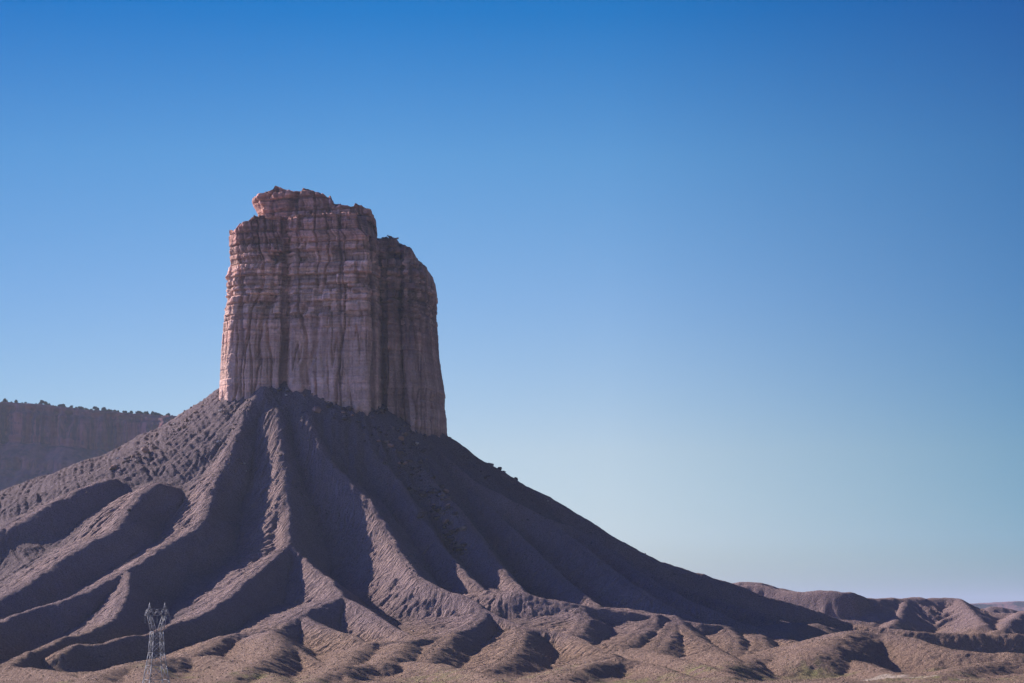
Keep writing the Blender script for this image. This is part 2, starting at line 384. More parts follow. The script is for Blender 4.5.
floor_ = smax(floor_, plain, 4)
steep = sstep(-4, 6, env - floor_)
Hh = smax(env, floor_, 2.5)
# rills that run down the flanks
def rill(s, wl, seed, y):
    n = noise2(s / wl, y, seed); return 1 - np.abs(n) * 2.2
rw = S + 2.2 * fbm(TX / 9, TY / 9, 51, 2)
low_ = np.clip((RID >= 27).astype(float), 0, 1)
am = sstep(1.5, 14, D) * steep * (1 - .75 * low_)
sun_side = 1.0
r1 = rill(rw, 6.0, 61, D / 60 + RID * .37); r2 = rill(rw, 3.2, 67, D / 25 + RID * .37)
gx_ = np.gradient(Hh, DX, axis=1); asp = 0.22 + 0.78 * sstep(-.25, .25, gx_)     # the dry sunny flanks are cut by rills, the others are smooth
patch = 0.45 + 0.55 * sstep(-.3, .5, noise2(TX / 45, TY / 45, 71))
shade_side = np.where(rr > 0, 1, 1)
Hh = Hh - am * asp * (0.85 * (1 - r1) * patch + 0.62 * (1 - r2) * patch)
Hh += 0.55 * fbm(TX / 13, TY / 13, 81, 4) + .30 * (.3 + asp) * fbm(TX / 2.9, TY / 2.9, 87, 2) + 0.30 * np.clip(1 - rr / 260, 0, 1) * sstep(60, 110, rr) * fbm(TX / 4, TY / 4, 83, 3) * 1.5
# dendritic flutes on the far (hidden) and floor parts
fl = rill(th * rr, 9, 91, rr / 80); Hh -= (1 - steep) * sstep(20, 60, hc) * 0.8 * (1 - fl)
ribs = 1 - np.abs(noise2(th * 11 + .5 * fbm(TX / 35, TY / 35, 301, 2), rr / 130, 303)) * 2; ribs2 = 1 - np.abs(noise2(th * 24 + .5 * fbm(TX / 20, TY / 20, 305, 2), rr / 70, 307)) * 2
Hh -= (2.3 * (1 - ribs) + 1.0 * (1 - ribs2)) * sstep(62, 100, rr) * (1 - sstep(190, 310, rr)) * (.30 + .70 * sstep(-40, -10, phi)) * (.35 + .65 * sstep(2, 9, D))
edge = np.minimum(np.minimum(TX - tx[0], tx[-1] - TX), np.minimum(TY - ty[0], ty[-1] - TY))
Hh = -5 + (Hh + 5) * sstep(0, 60, edge) - 1.5 * (1 - sstep(0, 40, edge))

def erode(H, dx, batches=22, n=45000, steps=60, seed=4):
    rng = np.random.default_rng(seed); h = H.copy(); ny, nx = h.shape; flat = h.ravel()
    for b in range(batches):
        x = rng.uniform(2, nx - 3, n); y = rng.uniform(2, ny - 3, n)
        keep = flat[(y.astype(int) * nx + x.astype(int))] > 3
        x, y = x[keep], y[keep]; m = len(x); vx = np.zeros(m); vy = np.zeros(m); sed = np.zeros(m); spd = np.full(m, 1.0); wat = np.ones(m)
        for s in range(steps):
            ix = x.astype(np.int64); iy = y.astype(np.int64); fx = x - ix; fy = y - iy; i = iy * nx + ix
            h00, h10, h01, h11 = flat[i], flat[i + 1], flat[i + nx], flat[i + nx + 1]
            gx = (h10 - h00) * (1 - fy) + (h11 - h01) * fy; gy = (h01 - h00) * (1 - fx) + (h11 - h10) * fx
            h0 = h00 * (1 - fx) * (1 - fy) + h10 * fx * (1 - fy) + h01 * (1 - fx) * fy + h11 * fx * fy
            vx = vx * .25 - gx * .75; vy = vy * .25 - gy * .75
            l = np.hypot(vx, vy) + 1e-9; vx /= l; vy /= l
            x2 = np.clip(x + vx, 1, nx - 3); y2 = np.clip(y + vy, 1, ny - 3)
            jx = x2.astype(np.int64); jy = y2.astype(np.int64); gx2 = x2 - jx; gy2 = y2 - jy; j = jy * nx + jx
            h1 = flat[j] * (1 - gx2) * (1 - gy2) + flat[j + 1] * gx2 * (1 - gy2) + flat[j + nx] * (1 - gx2) * gy2 + flat[j + nx + 1] * gx2 * gy2
            dh = h1 - h0
            cap = np.maximum(-dh, 0.005) * spd * wat * 1.6
            dep = np.where(dh > 0, np.minimum(dh, sed), np.where(sed > cap, (sed - cap) * .15, 0))
            ero = np.where((dh <= 0) & (sed <= cap), np.minimum((cap - sed) * .06, -dh * .5), 0)
            d = dep - ero; sed -= d
            for off, w in ((0, (1 - fx) * (1 - fy)), (1, fx * (1 - fy)), (nx, (1 - fx) * fy), (nx + 1, fx * fy)):
                flat += np.bincount(i + off, weights=d * w, minlength=flat.size) if False else 0
                np.add.at(flat, i + off, d * w)
            spd = np.sqrt(np.maximum(spd * spd - dh * 1.2, 0.05)); spd = np.minimum(spd, 3.0); wat *= .985
            x, y = x2, y2
    return flat.reshape(H.shape)
import time as _t; _t0 = _t.time()
ERODE = True
if ERODE:
    def erode_fast(H, **k): return erode(H, DX, **k)
    Hs = Hh.copy(); Hh = erode_fast(Hh, batches=5, n=45000, steps=45); Hh = Hs + (Hh - Hs) * (0.35 + .65 * asp) * (1 - .6 * low_)
print('erosion', _t.time() - _t0)
H0 = Hh
def ground_z(x, y):
    fx = (np.asarray(x, float) - tx[0]) / DX; fy = (np.asarray(y, float) - ty[0]) / DX
    fx = np.clip(fx, 0, len(tx) - 2); fy = np.clip(fy, 0, len(ty) - 2)
    i = fx.astype(int); j = fy.astype(int); a = fx - i; b = fy - j
    return H0[j, i] * (1 - a) * (1 - b) + H0[j, i + 1] * a * (1 - b) + H0[j + 1, i] * (1 - a) * b + H0[j + 1, i + 1] * a * b
gn = fbm(TX / 35, TY / 35, 101, 4)
grass = (1 - sstep(6, 26, Hh + 6 * gn)) * 0.85
green = sstep(0.25, 0.75, fbm(TX / 60, TY / 22, 131, 3)) * (1 - sstep(-2.0, 1.5, Hh)) * 0.6
debris_shade = (1 - sstep(-2, 9, env - floor_)) * sstep(8, 24, Hh) * 0.75  # valley floors coloured darker: shade between the ribs, plus dark debris
pale = np.zeros_like(Hh)
def patch_at(px, py, wx, wy):
    a_, b_ = ray(px, py); Y_ = (CAMZ + 1.0) / -b_; return np.exp(-((TX - a_ * Y_) / wx) ** 2 - ((TY - Y_) / wy) ** 2)
for q in ((422, 679, 14, 30), (545, 677, 12, 22), (700, 677, 10, 18), (775, 676, 20, 20), (815, 674, 8, 12), (930, 679, 26, 18), (640, 679, 16, 14), (170, 676, 12, 18), (262, 680, 12, 20)):
    green = np.maximum(green, .9 * patch_at(*q) * sstep(-.3, .3, fbm(TX / 5, TY / 9, 140, 3)))
wp = [P(868, 672, 980)[:2], P(884, 674, 990)[:2], P(900, 677.5, 965)[:2], P(930, 678, 955)[:2], P(965, 676.5, 965)[:2], P(1030, 676, 975)[:2]]
for a_, b_ in zip(wp[:-1], wp[1:]):
    l2 = ((b_ - a_) ** 2).sum(); t_ = np.clip(((TX - a_[0]) * (b_[0] - a_[0]) + (TY - a_[1]) * (b_[1] - a_[1])) / l2, 0, 1)
    d_ = np.hypot((TX - a_[0] - t_ * (b_[0] - a_[0])), (TY - a_[1] - t_ * (b_[1] - a_[1])))
    pale = np.maximum(pale, sstep(5.5, 2.0, d_ + 2.5 * noise2(TX / 9, TY / 9, 144)) if False else (1 - sstep(2.0, 5.5, d_ + 2.5 * noise2(TX / 9, TY / 9, 144))) * .8)
terr = mesh_obj('terrain', np.stack([TX, TY, Hh], -1).reshape(-1, 3), grid_faces(*TX.shape), M_soil,
                attrs=dict(grass=grass, green=green, debris_shade=debris_shade, pale=pale, flow=rw, fall=D, cut=np.clip(sstep(.4, 5, D) * steep * (1 - .85 * low_) * asp * (1 - pale), 0, 1)))
tag(terr, kind='structure')

# far hills behind, to the right
HR2 = [
 (1.5, 5, [(700, 600, 1850), (735, 588, 1850), (752, 581, 1850), (775, 589, 1840), (790, 592, 1830), (822, 591, 1820), (850, 591, 1810), (866, 598, 1830)]),
 (.5, 6, [(866, 598, 1830), (884, 599, 1850), (915, 597, 1860), (930, 599, 1870), (945, 597, 1870), (958, 598, 1870), (971, 606, 1860), (992, 614, 1850), (1040, 612, 1850), (1120, 606, 1850)]),
 (.5, 4, [(958, 598, 1870), (972, 612, 1820), (985, 624, 1775)]),
 (.5, 4, [(1024, 611, 1850), (1010, 620, 1800), (1000, 630, 1760)]), (.5, 4, [(905, 598, 1858), (900, 612, 1815), (892, 624, 1775)]),
 (.5, 4, [(975, 612, 2300), (992, 604, 2300), (1002, 609, 2300), (1040, 612, 2300), (1100, 612, 2300)]),
 (.5, 4, [(730, 583, 2000), (752, 580, 2000), (772, 586, 2000), (800, 592, 2000)]),
]
EX = 1.5
hx = np.arange(60, 900, EX); hy = np.arange(1640, 2420, EX)
HX, HYY = np.meshgrid(hx, hy)
R_keep = R; R = HR2
henv, hS, hD, hR = envelope(HX, HYY, hx, hy, EX, lambda x, y: x * 0.0)
R = R_keep
hh = smax(henv, -1.8 + 1.5 * fbm(HX / 60, HYY / 60, 201, 3), 4)
hst = sstep(1, 6, henv)
hrw = hS + 3 * fbm(HX / 14, HYY / 14, 205, 2)
hh -= hst * sstep(1, 14, hD) * (1.5 * (1 - rill(hrw, 9, 211, hD / 60 + hR * .3)) + 0.8 * (1 - rill(hrw, 5, 213, hD / 30)))
hh += 0.7 * fbm(HX / 15, HYY / 15, 215, 4)
he = np.minimum(np.minimum(HX - hx[0], hx[-1] - HX), np.minimum(HYY - hy[0], hy[-1] - HYY))
hh = -5 + (hh + 5) * sstep(0, 80, he) - 1.5 * (1 - sstep(0, 60, he))
z0 = np.zeros_like(hh)
hills = mesh_obj('hills', np.stack([HX, HYY, hh], -1).reshape(-1, 3), grid_faces(*HX.shape), M_soil,
                 attrs=dict(grass=(1 - sstep(4, 20, hh + 6 * fbm(HX / 40, HYY / 40, 5, 3))) * .8, green=z0, debris_shade=z0, pale=z0))
tag(hills, kind='structure')

# one sheet of plain out to the horizon, rising to the stand of the camera
ax = np.concatenate([-np.geomspace(40000, 700, 30), np.linspace(-640, 640, 65), np.geomspace(700, 40000, 30)])
ay = np.concatenate([-np.geomspace(3000, 100, 10), np.linspace(-80, 2000, 90), np.geomspace(2060, 60000, 45)])
AX, AY = np.meshgrid(ax, ay)
gz = -4.7 + (CAMZ + 3.0) * (1 - sstep(0, 300, np.hypot(AX * .6, AY))) + 0.25 * noise2(AX / 90, AY / 90, 7)
z0 = np.zeros_like(gz)
ground = mesh_obj('ground', np.stack([AX, AY, gz], -1).reshape(-1, 3), grid_faces(*AX.shape), M_soil,
                  attrs=dict(grass=z0 + .85, green=z0 + .1, debris_shade=z0, pale=z0))
tag(ground, kind='structure')

# ------------------------------------------------------------------ butte
def butte_mass(name, plan, zb, top, left, right, seed, parent, nu=980, nv=420, capr=18, red=None, amp=1.0, setback=None, crack=()):
    """plan: closed outline (px, Y) counter-clockwise seen from above starting at the left, front first.
    top: skyline [(px, py)], left/right: silhouettes [(py, px)]"""
    YR = 1460.0
    pl = np.array([((px - 512) / F * YR, Y) for px, Y in plan]); n0 = len(pl)
    seg = np.hypot(*(np.roll(pl, -1, 0) - pl).T); t = np.concatenate([[0], np.cumsum(seg)]); per = t[-1]
    u = np.linspace(0, per, nu, endpoint=False)
    ex = np.vstack([pl, pl[:1]])
    ox = np.interp(u, t, ex[:, 0]); oy = np.interp(u, t, ex[:, 1])
    for _ in range(3):
        ox = ox * .5 + (np.roll(ox, 1) + np.roll(ox, -1)) * .25; oy = oy * .5 + (np.roll(oy, 1) + np.roll(oy, -1)) * .25
    tnx = np.roll(ox, -1) - np.roll(ox, 1); tny = np.roll(oy, -1) - np.roll(oy, 1); l = np.hypot(tnx, tny)
    nx_, ny_ = tny / l, -tnx / l
    cx, cy = ox.mean(), oy.mean()
    pxs = ox / YR * F + 512
    def zof(py): return P(400, py, YR)[2]
    tops = np.array([(px, zof(py)) for px, py in top])
    zt = np.interp(pxs, tops[:, 0], tops[:, 1])
    zt = zt + (2.2 if name == 'caprock' else 1.4) * (_hash(np.floor(u / 4.3).astype(np.int64), np.zeros(nu, np.int64), np.zeros(nu, np.int64), seed) - .6)
    v = np.linspace(0, 1, nv)[:, None]
    Z = zb + (zt[None, :] - zb) * v
    U = np.broadcast_to(u[None, :], Z.shape)
    # side silhouettes
    lz = np.array(sorted((zof(py), px) for py, px in left)); rz = np.array(sorted((zof(py), px) for py, px in right))
    Lx = np.interp(Z, lz[:, 0], lz[:, 1]); Rx = np.interp(Z, rz[:, 0], rz[:, 1])
    f = (pxs - pxs.min()) / (pxs.max() - pxs.min())
    PX = Lx + (Rx - Lx) * f[None, :]
    X = (PX - 512) / F * YR; Y = np.broadcast_to(oy[None, :], Z.shape).copy()
    if setback is not None:
        sb = np.interp(Z, *zip(*[(zof(py), s) for py, s in setback])); Y = cy + (Y - cy) * sb
    # offsets along the outward normal; seams of the closed outline are hidden at the back
    per_n = per
    def wrap(fun):   # blend so that the loop closes
        w = sstep(per * .93, per, U); return fun(U) * (1 - w) + fun(U - per) * w
    warp = wrap(lambda q: fbm(q / 40, Z / 40, seed, 3))
    bed = sstep(zof(345), zof(300), Z + 5 * warp)          # thin beds above, massive wall below
    Zw = Z + 0.35 * warp + 0.02 * U * 0
    def beds(q, th, wmin, wmax, sd):
        """courses of blocks: offset per course, per block, and the open joints between them"""
        g = np.random.default_rng(sd + seed * 50); hts = g.uniform(.5, 1.6, 400) * th; edg = zb - 20 + np.cumsum(hts)
        k = np.clip(np.searchsorted(edg, Zw), 1, 398); f = (Zw - edg[k - 1]) / (edg[k] - edg[k - 1]) * hts[k]
        dz_ = np.minimum(f, hts[k] - f)
        wd = g.uniform(wmin, wmax, 400)[k]; sh = g.uniform(0, 9, 400)[k]
        qq = q / wd + sh + .25 * noise2(q / 14, k * 1.7, sd); c = np.floor(qq); dq = np.minimum(qq - c, 1 - (qq - c)) * wd
        z_ = np.zeros_like(c, np.int64)
        return g.uniform(-1, 1, 400)[k], _hash(c.astype(np.int64), k.astype(np.int64), z_, sd) * 2 - 1, dz_, dq
    w3 = 1 - sstep(per * .96, per, U)
    c1, b1, dz1, dq1 = beds(U, 5.0, 4, 18, 3); c2, b2, dz2, dq2 = beds(U, 1.9, 2.0, 7, 4)
    rough = sstep(-.35, .4, wrap(lambda q: noise2(q / 40, Z / 26, seed + 19)))
    blocks = w3 * (1.15 * bed * (1.0 * c1 + 1.7 * b1 * (.3 + rough) - 1.3 * np.exp(-(dz1 / .45) ** 2) - 1.4 * np.exp(-(dq1 / .45) ** 2) * (.3 + rough)
             + .45 * c2 + .95 * b2 * (.3 + rough)) + (1 - bed) * (.30 * c1 + .25 * b1 + .10 * b2 - .35 * np.exp(-(dz1 / .4) ** 2)))
    def joint(q):
        a = noise2(q / 13 + .3 * warp, Z / 140, seed + 7); b = noise2(q / 5.0 + .3 * warp, Z / 60, seed + 8); on = sstep(-.2, .3, noise2(q / 17, Z / 30, seed + 9))
        return -2.6 * np.exp(-(a / .05) ** 2) - 1.7 * np.exp(-(b / .065) ** 2) * on * (1.3 - bed * .6)
    jo = wrap(joint)
    broad = wrap(lambda q: noise2(q / 30, Z / 200, seed + 21)) * 1.1
    pil = wrap(lambda q: np.floor(3 * noise2(q / 9, Z / 220 , seed + 29)) / 3 ) * 1.2 * (1.0 - .4 * bed)
    fine = wrap(lambda q: fbm(q / 2.2, Z / 2.2, seed + 23, 3)) * (.26 + .2 * bed)
    va2 = wrap(lambda q: noise2(q / 3, q * 0, seed + 33)) + .5
    off = amp * (jo + blocks + broad + pil + fine)
    darken = np.zeros_like(Z)
    for cpx, wd, dp in crack:     # deep creases at known places, front side only
        near = np.exp(-((PX + 2.0 * noise2(Z / 22, Z * 0, seed + 31) - cpx) / wd) ** 2) * (ny_[None, :] < -0.2)
        off = off - dp * near; darken = np.maximum(darken, 0.55 * near)  # colour turns darker along each crease as well
    edge_f = 1 - 0.55 * np.abs(nx_)[None, :] ** 3     # keeps the traced silhouette
    X = X + nx_[None, :] * off * edge_f; Y = Y + ny_[None, :] * off
    px_ = X / Y * F * 1.0 + 512
    lo = px_.min(1); hi = px_.max(1)
    def lowp(q, n_=3):
        for _ in range(n_): q = np.convolve(np.pad(q, 4, 'edge'), np.ones(9) / 9, 'valid')
        return q
    kk = np.arange(nv); zl = Z[kk, px_.argmin(1)]; zr = Z[kk, px_.argmax(1)]
    dl = lowp(lo - np.interp(zl, lz[:, 0], lz[:, 1]))[:, None]; dr = lowp(hi - np.interp(zr, rz[:, 0], rz[:, 1]))[:, None]
    Lr = lo[:, None] - dl; Rr = hi[:, None] - dr; lo = lo[:, None]; hi = hi[:, None]
    pn = Lr + (px_ - lo) / (hi - lo) * (Rr - Lr)
    X = (pn - 512) / F * Y
    Z = Z + 0.5 * (va2 - .5) * v ** 6
    # the uneven top
    verts = [np.stack([X, Y, Z], -1)]
    attrs_u = [U]; tX, tY, tZ = X[-1], Y[-1], Z[-1]
    mx, my = tX.mean(), tY.mean()
    for k in range(1, capr + 1):
        q = 1 - k / (capr + .3)
        x = mx + (tX - mx) * q; y = my + (tY - my) * q
        z = np.interp(x / YR * F + 512, tops[:, 0], tops[:, 1]) - 1.0 - 2.0 * (1 - q) + 1.1 * fbm(x / 9, y / 9, seed + 41, 3) * (k > 0)
        z = np.minimum(z, np.interp(x / YR * F + 512, tops[:, 0], tops[:, 1]) - .2)
        verts.append(np.stack([x, y, z], -1)[None])
    V = np.concatenate(verts, 0); nr = V.shape[0]
    fc = grid_faces(nr, nu, wrap=True)
    Zall = V[..., 2]
    st = np.zeros(V.shape[:2]); st[:nv] = darken
    if name == 'rock_shoulder': st[:nv] = np.maximum(st[:nv], .30 + .45 * sstep(-.2, .35, noise2(U / 7, Z / 70, 88)) * sstep(zof(400), zof(330), Z))  # shoulder coloured darker: desert varnish plus the shade of its recess
    bedv = np.full(V.shape[:2], .5); bedv[:nv] = .10 + .42 * bed; blkv = np.full(V.shape[:2], .5); blkv[:nv] = np.clip(.5 + (.16 * c1 + .22 * b1 * (.3 + bed) + .20 * b2 * (.2 + bed)) * w3, 0, 1)
    redv = sstep(zof(275), zof(235), Zall + 4 * noise2(V[..., 0] / 20, Zall / 8, 5)) * .9 if red is None else np.full(V.shape[:2], red)
    palev = np.exp(-((Zall - zof(315)) / 6) ** 2) * .9 * sstep(-.2, .3, noise2(V[..., 0] / 30, Zall / 6, 6)) + .55 * sstep(zof(335), zof(375), Zall)
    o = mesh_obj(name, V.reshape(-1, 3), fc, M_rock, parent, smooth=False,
                 attrs=dict(red=redv, pale=palev, darken=st, bed=bedv, block=blkv))
    return o
butte = empty('rock_butte', (XC, 1485, 140)); BM = butte.matrix_world
tag(butte, 'tall flat-topped sandstone butte standing on a gullied grey slope', 'butte')
def bpart(*a, **k):
    o = butte_mass(*a, parent=butte, **k); o.location = (-XC, -1485, -140); return o
zb = 118
bpart('rock_wall', [(219, 1500), (220, 1452), (230, 1442), (247, 1437), (284, 1436), (290, 1443), (296, 1434), (335, 1428), (375, 1424), (384, 1432), (388, 1450), (388, 1500), (385, 1545), (330, 1560), (260, 1550), (225, 1530)],
      zb, [(219, 232), (229, 233), (238, 232), (239, 225), (250, 224.5), (252, 219.5), (262, 221), (376, 221), (377, 239), (392, 239)],
      [(232, 226), (244, 226), (266, 227.5), (279, 223.5), (300, 224.5), (318, 222), (351, 219.5), (392, 218)],
      [(221, 376), (238, 377), (244, 384), (330, 386), (420, 388)], 1, crack=((287, 2.6, 3.4), (381, 2.5, 3.5), (346, 1.3, 1.4), (244, 1.2, 1.0)),
      setback=[(430, 1.0), (300, .99), (250, .97), (225, .95)])
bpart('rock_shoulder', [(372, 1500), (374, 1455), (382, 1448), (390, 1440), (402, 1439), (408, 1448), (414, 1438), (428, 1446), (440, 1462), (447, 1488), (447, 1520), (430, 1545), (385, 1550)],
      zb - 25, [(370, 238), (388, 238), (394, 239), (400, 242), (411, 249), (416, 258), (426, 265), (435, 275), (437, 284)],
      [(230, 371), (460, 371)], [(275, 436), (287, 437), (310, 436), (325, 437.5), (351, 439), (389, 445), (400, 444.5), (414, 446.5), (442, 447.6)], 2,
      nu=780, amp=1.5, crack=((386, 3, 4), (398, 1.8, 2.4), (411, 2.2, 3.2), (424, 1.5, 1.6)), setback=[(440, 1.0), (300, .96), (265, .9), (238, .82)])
bpart('caprock', [(256, 1500), (258, 1470), (266, 1458), (290, 1452), (333, 1446), (352, 1440), (374, 1440), (376, 1460), (376, 1500), (370, 1530), (320, 1540), (270, 1530)],
      P(300, 226, 1460)[2], [(253, 197), (258, 195), (266, 193), (276, 190.5), (281, 188), (288, 189), (291, 192), (296, 193), (304, 190), (310, 191), (314, 193), (331, 199), (333, 206), (342, 209), (352, 210), (362, 211), (375, 214)],
      [(193, 250), (198, 248.5), (202, 251), (208, 255), (217, 254), (226, 252)], [(211, 374.5), (226, 376)], 3, nu=520, nv=90, red=.95, amp=1.0, crack=((275, 2, 1.5), (300, 1.6, 2.2), (333, 1.5, 2)))

# ------------------------------------------------------------------ far mesas
def mesa(name, x0, x1, Yf, prof, topline, step, seed, depth, amp, nrow=None):
    """prof: [(drop below rim, distance towards viewer)], topline [(px, py)]"""
    xs = np.arange(x0, x1, step); tl = np.array([((px - 512) / F * Yf, P(px, py, Yf)[2]) for px, py in topline])
    zt = np.interp(xs, tl[:, 0], tl[:, 1])
    pr = np.array(prof, float); L = np.concatenate([[0], np.cumsum(np.hypot(*np.diff(pr, axis=0).T))])
    t = np.arange(0, L[-1], step); dz = np.interp(t, L, pr[:, 0]); dy = np.interp(t, L, pr[:, 1])
    X = np.broadcast_to(xs[None, :], (len(t), len(xs))).copy(); DZ = np.broadcast_to(dz[:, None], X.shape); DY = np.broadcast_to(dy[:, None], X.shape)
    cliff = np.broadcast_to((np.interp(t, L, pr[:, 2]) if pr.shape[1] > 2 else t * 0)[:, None], X.shape)
    bay = fbm(X / (90 * amp), DZ / 400, seed, 4) * 26 * amp
    ser = -np.abs(noise2(X / (22 * amp), DZ / 260, seed + 3)) * 26 * amp - np.abs(noise2(X / (9 * amp), DZ / 90, seed + 4)) * 10 * amp
    sl = (fbm(X / (30 * amp), DZ / (20 * amp), seed + 9, 5)) * 5 * amp - np.abs(noise2(X / (34 * amp), DZ / 300, seed + 12)) * 16 * amp
    lay = np.tanh(2 * fbm(X / 400, DZ / 9, seed + 5, 3)) * 2.4 * amp
    topm = (DY < 0)
    Y = Yf - DY - np.where(topm, 0, bay + (ser + lay) * cliff + (1 - cliff) * sl)
    Z = zt[None, :] - DZ + fbm(X / 25, DY / 25, seed + 15, 3) * (1.2 * amp)
    Zf = np.maximum(Z, -3)
    o = mesh_obj(name, np.stack([X, Y, Zf], -1).reshape(-1, 3), grid_faces(*X.shape), M_mesa, attrs=dict(talus=1 - cliff))
    tag(o, kind='structure'); return o, xs, zt
# profile rows: drop, run, cliff?
mesa('mesa', -1500, -290, 4000, [(3, -420, 0), (1, -20, 0), (0, -2, .4), (10, 2, .7), (16, 12, .6), (18, 16, 1), (66, 20, 1), (70, 34, .5), (92, 62, 0), (100, 72, .7), (112, 76, .6), (150, 150, 0), (200, 260, 0), (390, 800, 0)],
     [(-600, 396), (-100, 397), (0, 402), (40, 404), (80, 409), (130, 413), (175, 416), (260, 422), (420, 440)], 3.6, 301, 0, 1.0)
mesa('distant_mesa', 1000, 6500, 12000, [(10, -1500, 0), (0, -5, 0), (16, 10, .8), (40, 90, .2), (90, 320, 0)],
     [(700, 606), (960, 604), (985, 604), (1000, 603), (1012, 601.5), (1040, 601), (1200, 600), (1400, 598), (2000, 600)], 14, 331, 0, 2.6)

# ------------------------------------------------------------------ trees along the mesa rim
rng = np.random.default_rng(12)
def blob_leaves(n, r, h, seed):
    g = np.random.default_rng(seed); V = []; Fc = []
    lobes = [(g.uniform(-.45, .45) * r, g.uniform(-.45, .45) * r, g.uniform(.35, .9) * h, g.uniform(.4, .7) * r) for _ in range(7)]
    for i in range(n):
        lx, ly, lz, lr = lobes[g.integers(7)]
        d = g.normal(size=3); d /= np.linalg.norm(d); c = np.array((lx, ly, lz)) + d * lr * g.uniform(.5, 1.05) * np.array((1, 1, .8))
        a = g.normal(size=3); a /= np.linalg.norm(a); b = np.cross(a, g.normal(size=3)); b /= np.linalg.norm(b); s = g.uniform(.10, .22) * r
        k = len(V); V += [c - a * s - b * s * .5, c + a * s - b * s * .6, c + a * s * .7 + b * s, c - a * s * .8 + b * s * .7]; Fc.append((k, k + 1, k + 2, k + 3))
    return np.array(V), Fc
def trunk_mesh(h, r, seed):
    g = np.random.default_rng(seed); V = []; Fc = []; n = 6; rows = 4
    for j in range(rows):
        o = g.uniform(-.1, .1, 2) * h * j / rows
        for i in range(n):
            a = 2 * math.pi * i / n; q = r * (1 - .7 * j / (rows - 1)); V.append((o[0] + q * math.cos(a), o[1] + q * math.sin(a), h * j / (rows - 1)))
    for j in range(rows - 1):
        for i in range(n): Fc.append((j * n + i, j * n + (i + 1) % n, (j + 1) * n + (i + 1) % n, (j + 1) * n + i))
    return np.array(V), Fc
protos = []
for k in range(4):
    t = empty('juniper_tree', (0, 0, 0))
    V, Fc = blob_leaves(420, 3.2, 5.2, 50 + k); cr = mesh_obj('crown', V, Fc, M_juniper, t, smooth=False)
    V, Fc = trunk_mesh(3.4, .42, 60 + k); tk = mesh_obj('trunk', V, Fc, M_bark, t)
    protos.append((t, cr, tk, [False]))
def put_tree(k, loc, sc, rz, label, group):
    t, cr, tk, used = protos[k]
    if not used[0]: used[0] = True; r = t
    else:
        r = t.copy(); col.objects.link(r)
        for p in (cr, tk):
            c = p.copy(); col.objects.link(c); c.parent = r
    r.location = loc; r.scale = (sc * 1.15, sc * 1.15, sc); r.rotation_euler = (0, 0, rz)
    tag(r, label, 'tree', group)
bpy.context.view_layer.update()
mo = bpy.data.objects['mesa']; dg = bpy.context.evaluated_depsgraph_get()
mv = np.empty(len(mo.data.vertices) * 3, np.float32); mo.data.vertices.foreach_get('co', mv); mv = mv.reshape(-1, 3)
def mesa_z(x, y):
    ok, loc, nrm, idx = mo.ray_cast(Vector((x, y, 900)), Vector((0, 0, -1))); return loc.z if ok else None
px = -4.0
while px < 172:
    Y = 4000 + rng.uniform(4, 40)
    x = (px - 512) / F * Y; z = mesa_z(x, Y)
    if z is not None:
        sc = rng.choice([.5, .65, .85, 1.1]) * rng.uniform(.85, 1.15)
        put_tree(int(rng.integers(4)), (x, Y, z - .3), sc, rng.uniform(0, 6), 'dark juniper tree on the rim of the left mesa', 'juniper trees along the mesa rim')
    px += rng.choice([.5, .8, 1.1, 1.8, 3.2]) * rng.uniform(.7, 1.2)

# ------------------------------------------------------------------ boulders
def boulder_mesh(seed):
    g = np.random.default_rng(seed)
    import bmesh
    bm = bmesh.new()
    for _ in range(26):
        p = g.normal(size=3); p /= np.linalg.norm(p); p = p * g.uniform(.8, 1.05) * np.array((1, .8, .68)); p = np.round(p * 2.2) / 2.2 * .5 + p * .5
        bm.verts.new(p)
    res = bmesh.ops.convex_hull(bm, input=bm.verts)
    for v in [v for v in bm.verts if not v.link_faces]: bm.verts.remove(v)
    bmesh.ops.bevel(bm, geom=list(bm.edges), offset=.05, segments=1, affect='EDGES')
    me = bpy.data.meshes.new('boulder'); bm.to_mesh(me); bm.free(); return me
BMs = [boulder_mesh(900 + i) for i in range(7)]
M_dark = simple_material('dark_boulder_rock', [(0.045, 0.034, 0.036), (0.12, 0.085, 0.08)], 0.35, bump=0.5)
for i_, m_ in enumerate(BMs): m_.materials.append(M_boulder if i_ in (2, 5) else M_dark)
def with_mat(me, m_):
    c = me.copy(); c.materials.clear(); c.materials.append(m_); return c
BMr = [with_mat(BMs[0], M_redboulder), with_mat(BMs[3], M_redboulder)]; BMp = [with_mat(BMs[1], M_paleboulder), with_mat(BMs[4], M_paleboulder)]
M_brown = simple_material('brown_boulder_rock', [(0.16, 0.105, 0.085), (0.30, 0.21, 0.17)], 0.35, bump=0.5)
BMb, BMb2 = with_mat(BMs[1], M_brown), with_mat(BMs[6], M_brown)
def hit(px, py):
    """where the view through a picture point meets the terrain"""
    a, b = ray(px, py); Y = np.arange(760, 1740, 1.0); z = CAMZ + b * Y; h = ground_z(a * Y, Y)
    w = np.nonzero(z <= h)[0]
    if not len(w): return None
    y = Y[w[0]]; return a * y, y
def put_boulder(px, py, size, label, group=None, mesh=None, sink=.25, flat=1.0):
    h = hit(px, py)
    if h is None: return None
    x, y = h; z = float(ground_z(x, y))
    o = bpy.data.objects.new('boulder', mesh or BMs[int(rng.integers(7))]); col.objects.link(o)
    o.location = (x, y, z + size * (.55 - sink)); o.scale = (size * rng.uniform(.85, 1.2), size * rng.uniform(.8, 1.1), size * rng.uniform(.75, 1.0) * flat)
    o.rotation_euler = (rng.uniform(-.4, .4), rng.uniform(-.4, .4), rng.uniform(0, 6))
    tag(o, label, 'boulder', group); return o
